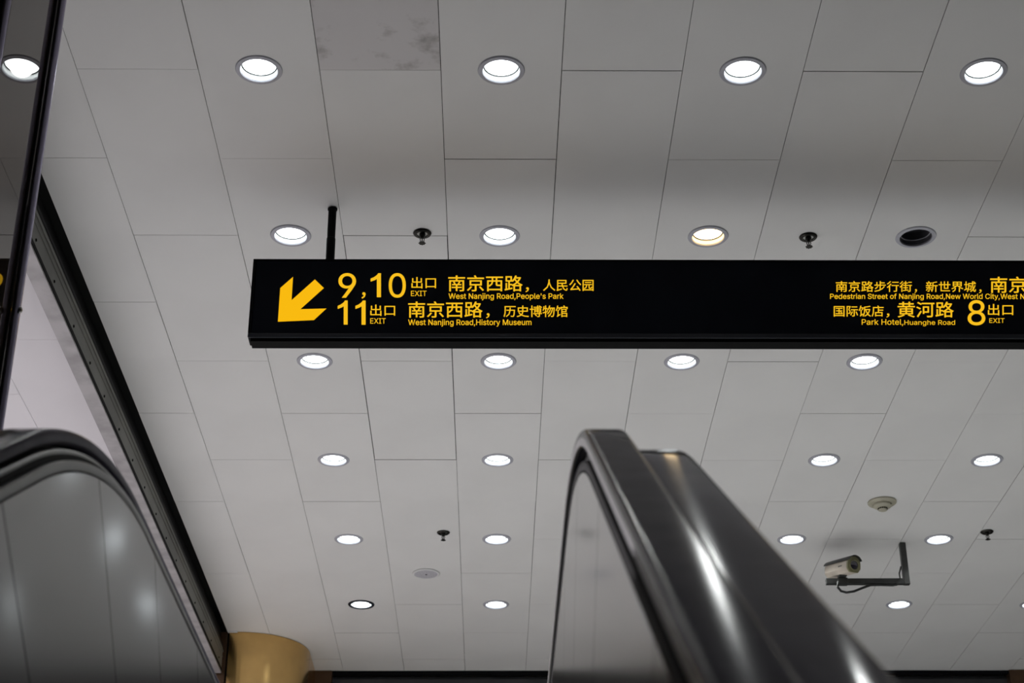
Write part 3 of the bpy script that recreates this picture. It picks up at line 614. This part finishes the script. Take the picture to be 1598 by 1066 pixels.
line([('8', 1509.8, 1537.6, 469.4, 507.4, .004, 'cap')])
line([('出口', 1541.4, 1581, 474.8, 492.6, WS, 'box'), ('EXIT', 1543.7, 1567.4, 497.1, 504.2, .004, 'cap')])
bm = bmesh.new()
ap = [(213, 117), (207, 217), (307, 128), (346, 165), (245, 256), (357, 253), (303, 303), (148, 310), (158, 165)]
av = []
for a, b in ap:
    q = sloc(onY(380+a/2.755, 390+b/2.755, SY)); q.y = -.0022; av.append(bm.verts.new(q))
for f in tessellate_polygon([[Vector((v.co.x, v.co.z, 0)) for v in av]]): bm.faces.new([av[i] for i in f])
ao = obj('arrow', bm, M_arr, sign); ao['label'] = 'amber arrow pointing down to the left'

# ------------------------------------------------------------------ sprinklers
def sprinkler(x, y, label, s=1.0):
    t = thing('sprinkler', label, 'sprinkler', (x, y, H), 'ceiling sprinklers')
    bm = bmesh.new(); lathe(bm, [(.024, -.001), (.026, -.008), (.036, -.010), (.042, -.006), (.044, -.001)], 28, closed=True); obj('escutcheon', bm, M_spr, t, smooth=True)
    bm = bmesh.new(); lathe(bm, [(0, -.004), (.025, -.004), (.025, -.001), (0, -.001)], 24); obj('cup', bm, M_chr, t, smooth=True)
    bm = bmesh.new(); lathe(bm, [(0, -.004), (.015, -.004), (.015, -.014), (.010, -.024), (.007, -.028), (0, -.028)], 16); obj('head_body', bm, M_spr, t, smooth=True)
    bm = bmesh.new()
    for sgn in (-1, 1): tube(bm, [(sgn*.007, 0, -.024), (sgn*.010, 0, -.036), (sgn*.006, 0, -.048), (0, 0, -.054)], .0022, 8)
    obj('frame_arm', bm, M_spr, t, smooth=True)
    bm = bmesh.new(); lathe(bm, [(0, -.026), (.0028, -.027), (.0028, -.050), (0, -.052)], 8); obj('bulb', bm, M_spr, t)
    bm = bmesh.new()
    n = 16; r1 = []
    for zz in (-.0545, -.0575):
        r1.append([bm.verts.new(((.018 if k % 2 == 0 else .0135)*math.cos(2*math.pi*k/n), (.018 if k % 2 == 0 else .0135)*math.sin(2*math.pi*k/n), zz)) for k in range(n)])
    bm.faces.new(r1[0]); bm.faces.new(r1[1][::-1])
    for k in range(n): bm.faces.new((r1[0][k], r1[0][(k+1) % n], r1[1][(k+1) % n], r1[1][k]))
    obj('deflector', bm, M_spr, t)
sprinkler(-.328, 7.085, 'dark sprinkler head above the sign, just right of the hanger rod')
sprinkler(1.523, 7.11, 'dark sprinkler head above the sign beside the unlit downlight')
sprinkler(-.316, 10.885, 'small far sprinkler head next to the round ceiling speaker')
sprinkler(3.334, 10.87, 'small far sprinkler head at the right frame edge')

# ------------------------------------------------------------------ speaker, smoke detector
sp_ = thing('ceiling_speaker', 'flat round white ceiling speaker with a grey grille', 'speaker', (-.456, 11.66, H))
bm = bmesh.new(); lathe(bm, [(.082, -.001), (.082, -.007), (.088, -.009), (.096, -.006), (.098, -.001)], 36, closed=True); obj('rim', bm, M_white, sp_, smooth=True)
bm = bmesh.new(); lathe(bm, [(0, -.008), (.05, -.0075), (.082, -.005), (.082, -.001), (0, -.001)], 36); obj('grille', bm, M_grille, sp_, smooth=True)
bm = bmesh.new(); lathe(bm, [(0, -.011), (.006, -.010), (.007, -.0085), (.007, -.006), (0, -.006)], 12); obj('badge', bm, M_groove, sp_, smooth=True)
sd = thing('smoke_detector', 'round ivory smoke detector on the ceiling above the camera', 'smoke detector', (2.526, 10.36, H))
bm = bmesh.new(); lathe(bm, [(0, -.001), (.092, -.001), (.092, -.009), (.086, -.014), (.066, -.018), (0, -.018)], 36); obj('base', bm, M_ivory, sd, smooth=True)
bm = bmesh.new(); lathe(bm, [(0, -.018), (.062, -.018), (.060, -.030), (.050, -.040), (.036, -.043), (0, -.043)], 36); obj('housing', bm, M_ivory, sd, smooth=True)
bm = bmesh.new(); lathe(bm, [(0, -.043), (.030, -.043), (.030, -.056), (.024, -.061), (0, -.062)], 28); ch = obj('sensing_chamber', bm, M_ivory, sd, smooth=True)
bm = bmesh.new()
for k in range(14):
    a = 2*math.pi*k/14; m4 = Matrix.Rotation(a, 4, 'Z')
    box(bm, .0295, .0312, -.004, .004, -.054, -.046, mtx=m4)
obj('vent_slots', bm, M_groove, ch)
bm = bmesh.new(); lathe(bm, [(0, -.006), (.003, -.005), (.004, 0)], 8, (.045, -.045, -.030)); obj('indicator', bm, M_groove, sd)

# ------------------------------------------------------------------ surveillance camera on its bracket
BX, BYY = 2.806, 11.08
br = thing('camera_bracket', 'dark grey L-shaped tube bracket hanging from the ceiling', 'bracket', (BX, BYY, H))
ZA = 4.112-H
boxo('drop_tube', (-.020, .020, -.020, .020, ZA-.022, -.002), M_brk, br, bevel=.002)
boxo('arm', (-.545, -.020, -.019, .019, ZA-.020, ZA+.018), M_brk, br, bevel=.002)
boxo('clamp_plate', (-.47, -.40, -.024, .024, ZA-.024, ZA+.021), M_brk, br, bevel=.003)
bm = bmesh.new()
pts = [(-.47, -.022, ZA-.010), (-.475, -.03, ZA-.05), (-.455, -.03, ZA-.078), (-.42, -.03, ZA-.088), (-.37, -.03, ZA-.080), (-.31, -.026, ZA-.055), (-.25, -.015, ZA-.030), (-.18, -.01, ZA-.027), (-.10, -.01, ZA-.029), (-.07, -.01, ZA-.024)]
tube(bm, pts, .0085, 10); cb = obj('cable', bm, M_cable, br, smooth=True)
bm = bmesh.new(); tube(bm, [(-.045, -.024, ZA+.015), (-.048, -.024, ZA+.05), (-.030, -.022, ZA+.10)], .006, 8); obj('cable', bm, M_cable, br, smooth=True)

scam = thing('security_camera', 'cream box surveillance camera with a sunshield, facing the viewer', 'camera', (2.368, BYY-.02, ZA+H+.024))
d = Vector((.40, -.89, -.17)).normalized(); side = d.cross(Vector((0, 0, 1))).normalized(); upv = side.cross(d)
CM = Matrix(((side.x, d.x, upv.x, .0), (side.y, d.y, upv.y, .0), (side.z, d.z, upv.z, .061), (0, 0, 0, 1)))
def hprof(r, n=10, base=.048):
    p = [(r*math.cos(math.pi*i/n), r*math.sin(math.pi*i/n)+.008) for i in range(n+1)]
    return p + [(-r, -.022), (-r*.62, -base), (r*.62, -base), (r, -.022)]
def prism(bm, prof, y0, y1):
    A = [bm.verts.new(CM @ Vector((x, y0, z))) for x, z in prof]; B = [bm.verts.new(CM @ Vector((x, y1, z))) for x, z in prof]
    n = len(prof)
    for i in range(n): bm.faces.new((A[i], A[(i+1) % n], B[(i+1) % n], B[i]))
    bm.faces.new(A[::-1]); bm.faces.new(B); return bm
bm = bmesh.new(); prism(bm, hprof(.050), -.12, .135); obj('housing', bm, M_ivory2, scam, smooth=True)
bm = bmesh.new(); prism(bm, hprof(.0515), .135, .150); fp = obj('faceplate', bm, M_olive, scam, smooth=True)
bm = bmesh.new()
n = 12; o_ = [(.057*math.cos(math.pi*(i/n*.76+.12)), .057*math.sin(math.pi*(i/n*.76+.12))+.010) for i in range(n+1)]
i_ = [(.0535*math.cos(math.pi*(i/n*.76+.12)), .0535*math.sin(math.pi*(i/n*.76+.12))+.010) for i in range(n, -1, -1)]
prism(bm, o_+i_, -.13, .168); obj('sunshield', bm, M_brk, scam, smooth=True)
RX = CM @ Matrix.Rotation(-math.pi/2, 4, 'X')
bm = bmesh.new(); lathe(bm, [(.031, .148), (.037, .150), (.037, .156), (.033, .158), (.030, .153)], 28, closed=True, mtx=RX); obj('lens_ring', bm, M_olive, fp, smooth=True)
bm = bmesh.new(); lathe(bm, [(0, .159), (.016, .157), (.0315, .151)], 28, mtx=RX); obj('lens', bm, M_lens, fp, smooth=True)
boxo('mount_block', (-.022, .030, -.03, .03, -.001, .020), M_brk, scam, bevel=.003)
bm = bmesh.new()
for yy in (.04, .055, .07): box(bm, .0500, .0515, yy, yy+.009, -.004, .004, mtx=CM); box(bm, -.0515, -.0500, yy, yy+.009, -.004, .004, mtx=CM)
obj('latch', bm, M_brk, scam)

# ------------------------------------------------------------------ escalator: both balustrades around the viewer
INC = math.atan(.617); ZT = 1.497; RR = 1.76
yi = (ZT+.389)/.617
T = RR*math.tan(INC/2)
def path(y_start=-1.6, y_end=5.2, newel=True):
    P = []
    s = y_start
    ya = yi-T*math.cos(INC)
    while s < ya-.01: P.append((s, .617*s-.389)); s += .25 if s < 1 else .12
    yc, zc = yi+T, ZT-RR
    n = 26
    for i in range(n+1):
        a = INC*(1-i/n); P.append((yc-RR*math.sin(a), zc+RR*math.cos(a)))
    y = yc+.15
    while y < y_end: P.append((y, ZT)); y += .2
    if newel:
        for i in range(0, 13):
            a = math.pi*i/12; P.append((y_end+.36*math.sin(a), ZT-.36+.36*math.cos(a)))
    return P
def frames(P):
    out = []
    for i, p in enumerate(P):
        a = Vector(P[max(i-1, 0)]); b = Vector(P[min(i+1, len(P)-1)]); t = (b-a).normalized()
        out.append((Vector(p), t, Vector((t.y, -t.x))))      # n points down/forward, out of the rail
    return out
def sweep(prof, P, x0, s):
    """prof (u, d): u inward offset, d depth below the rail top; s=+1 left side, -1 right side"""
    bm = bmesh.new(); rings = []
    for p, t, nrm in frames(P):
        rings.append([bm.verts.new((x0+s*u, p.x+nrm.x*dd, p.y+nrm.y*dd)) for u, dd in prof])
    n = len(prof)
    for A, B in zip(rings, rings[1:]):
        for i in range(n): bm.faces.new((A[i], A[(i+1) % n], B[(i+1) % n], B[i]))
    bm.faces.new(rings[0]); bm.faces.new(rings[-1][::-1])
    return bm
def rprof(u0, u1, d0, d1, r, n=4):
    pts = []
    for cu, cd_, a0 in ((u1-r, d0+r, 0), (u0+r, d0+r, 90), (u0+r, d1-r, 180), (u1-r, d1-r, 270)):
        for k in range(n+1):
            a = math.radians(a0+90*k/n); pts.append((cu+r*math.cos(a), cd_-r*math.sin(a)))
    return pts
esc = thing('escalator', 'escalator seen from its steps, steel balustrades and dark handrails on both sides', 'escalator', (0, 0, 0))
P_full = path(); P_in = path(newel=False)
def interp(P, y):
    for a, b in zip(P, P[1:]):
        if a[0] <= y <= b[0]:
            t = (y-a[0])/(b[0]-a[0]); return (y, a[1]+t*(b[1]-a[1]))
    return P[-1]
seams = [(-1.5, .85, -.53), (-.9, .85, -.53), (-.3, .85, -.53), (.3, .85, -.53), (.95, .85, -.53), (1.70, .84, -.54), (2.48, .83, -.56), (3.07, .75, -.66), (3.66, .68, -.74), (4.3, .60, -.80), (5.15, .5, -.87)]
def side_build(x0, s, W, up_, ug, gcol):
    obj('handrail', sweep(rprof(-W, 0, 0, .030, .009, 5), P_full, x0, s), M_rail, esc, smooth=True)
    if s < 0: obj('lip_glint', sweep(rprof(-.006, .001, .014, .032, .002, 1), P_in, x0, s), M_lipglint, esc)  # added strip painting the rail edge's reflected line
    obj('guide_rail', sweep(rprof(ug-.018, ug, .037, .050, .002, 1), P_in, x0, s), gcol, esc)
    obj('rim_strip', sweep(rprof(up_-.012, up_, .057, .076, .002, 2), P_in, x0, s), gcol, esc, smooth=True)
    obj('core', sweep([(up_-.014, .045), (up_-.014, 1.0), (-W+.006, 1.0), (-W+.006, .028), (-.022, .028), (-.022, .045)], P_in, x0, s), M_groove, esc)
    obj('skirting', sweep([(up_+.01, .90), (up_+.01, 1.25), (up_-.01, 1.25), (up_-.01, .90)], path(newel=False), x0, s), M_skirt, esc)
    # balustrade panels between fanned seams
    Pn = [(p.x+n.x*.0785, p.y+n.y*.0785) for p, t, n in frames(P_in)]
    for a, b in zip(seams, seams[1:]):
        bm = bmesh.new(); N = 12; g = .0022
        rows = []
        for i in range(N+1):
            t = i/N; y = a[0]+g+(b[0]-a[0]-2*g)*t
            q = interp(Pn, y); dv = Vector((a[1]+(b[1]-a[1])*t, a[2]+(b[2]-a[2])*t)).normalized()
            rows.append([bm.verts.new((x0+s*(up_-dx), q[0]+dv.x*L, q[1]+dv.y*L)) for L, dx in ((0, 0), (.95, 0), (.95, .010), (0, .010))])
        for A, B in zip(rows, rows[1:]):
            for k in range(4): bm.faces.new((A[k], A[(k+1) % 4], B[(k+1) % 4], B[k]))
        bm.faces.new(rows[0]); bm.faces.new(rows[-1][::-1])
        obj('balustrade_panel', bm, M_steel, esc)
side_build(-.770, 1, .080, .020, .004, M_steelr)
side_build(.163, -1, .072, -.004, -.020, M_groove)
# broad dark deck beside the right handrail
obj('outer_deck', sweep([(-.072-.108+x_, d_) for x_, d_ in ((.108, .036), (.012, .036), (.004, .040), (0, .048), (0, .9), (.108, .9))], P_in, .163, -1), M_cap, esc, smooth=True)
# steps and landing comb
st_me = None
for k in range(-4, 9):
    y = .36*k; zz = .617*y-.389-1.02/math.cos(INC)+.05
    if st_me is None:
        bm = bmesh.new(); box(bm, -.735, .155, 0, .40, -.035, 0, bevel=.004); box(bm, -.735, .155, 0, .02, -.23, -.03)
        o = obj('step', bm, M_step, esc); st_me = o.data
    else:
        o = bpy.data.objects.new('step', st_me); C.objects.link(o); o.parent = esc
    o.location = (0, y, zz)
boxo('landing_plate', (-.735, .155, 3.28, 5.2, FLOOR-.05, FLOOR+.012), M_step, esc)
boxo('truss_casing', (-.86, .34, 3.3, 5.2, FLOOR-.3, FLOOR-.02), M_skirt, esc)
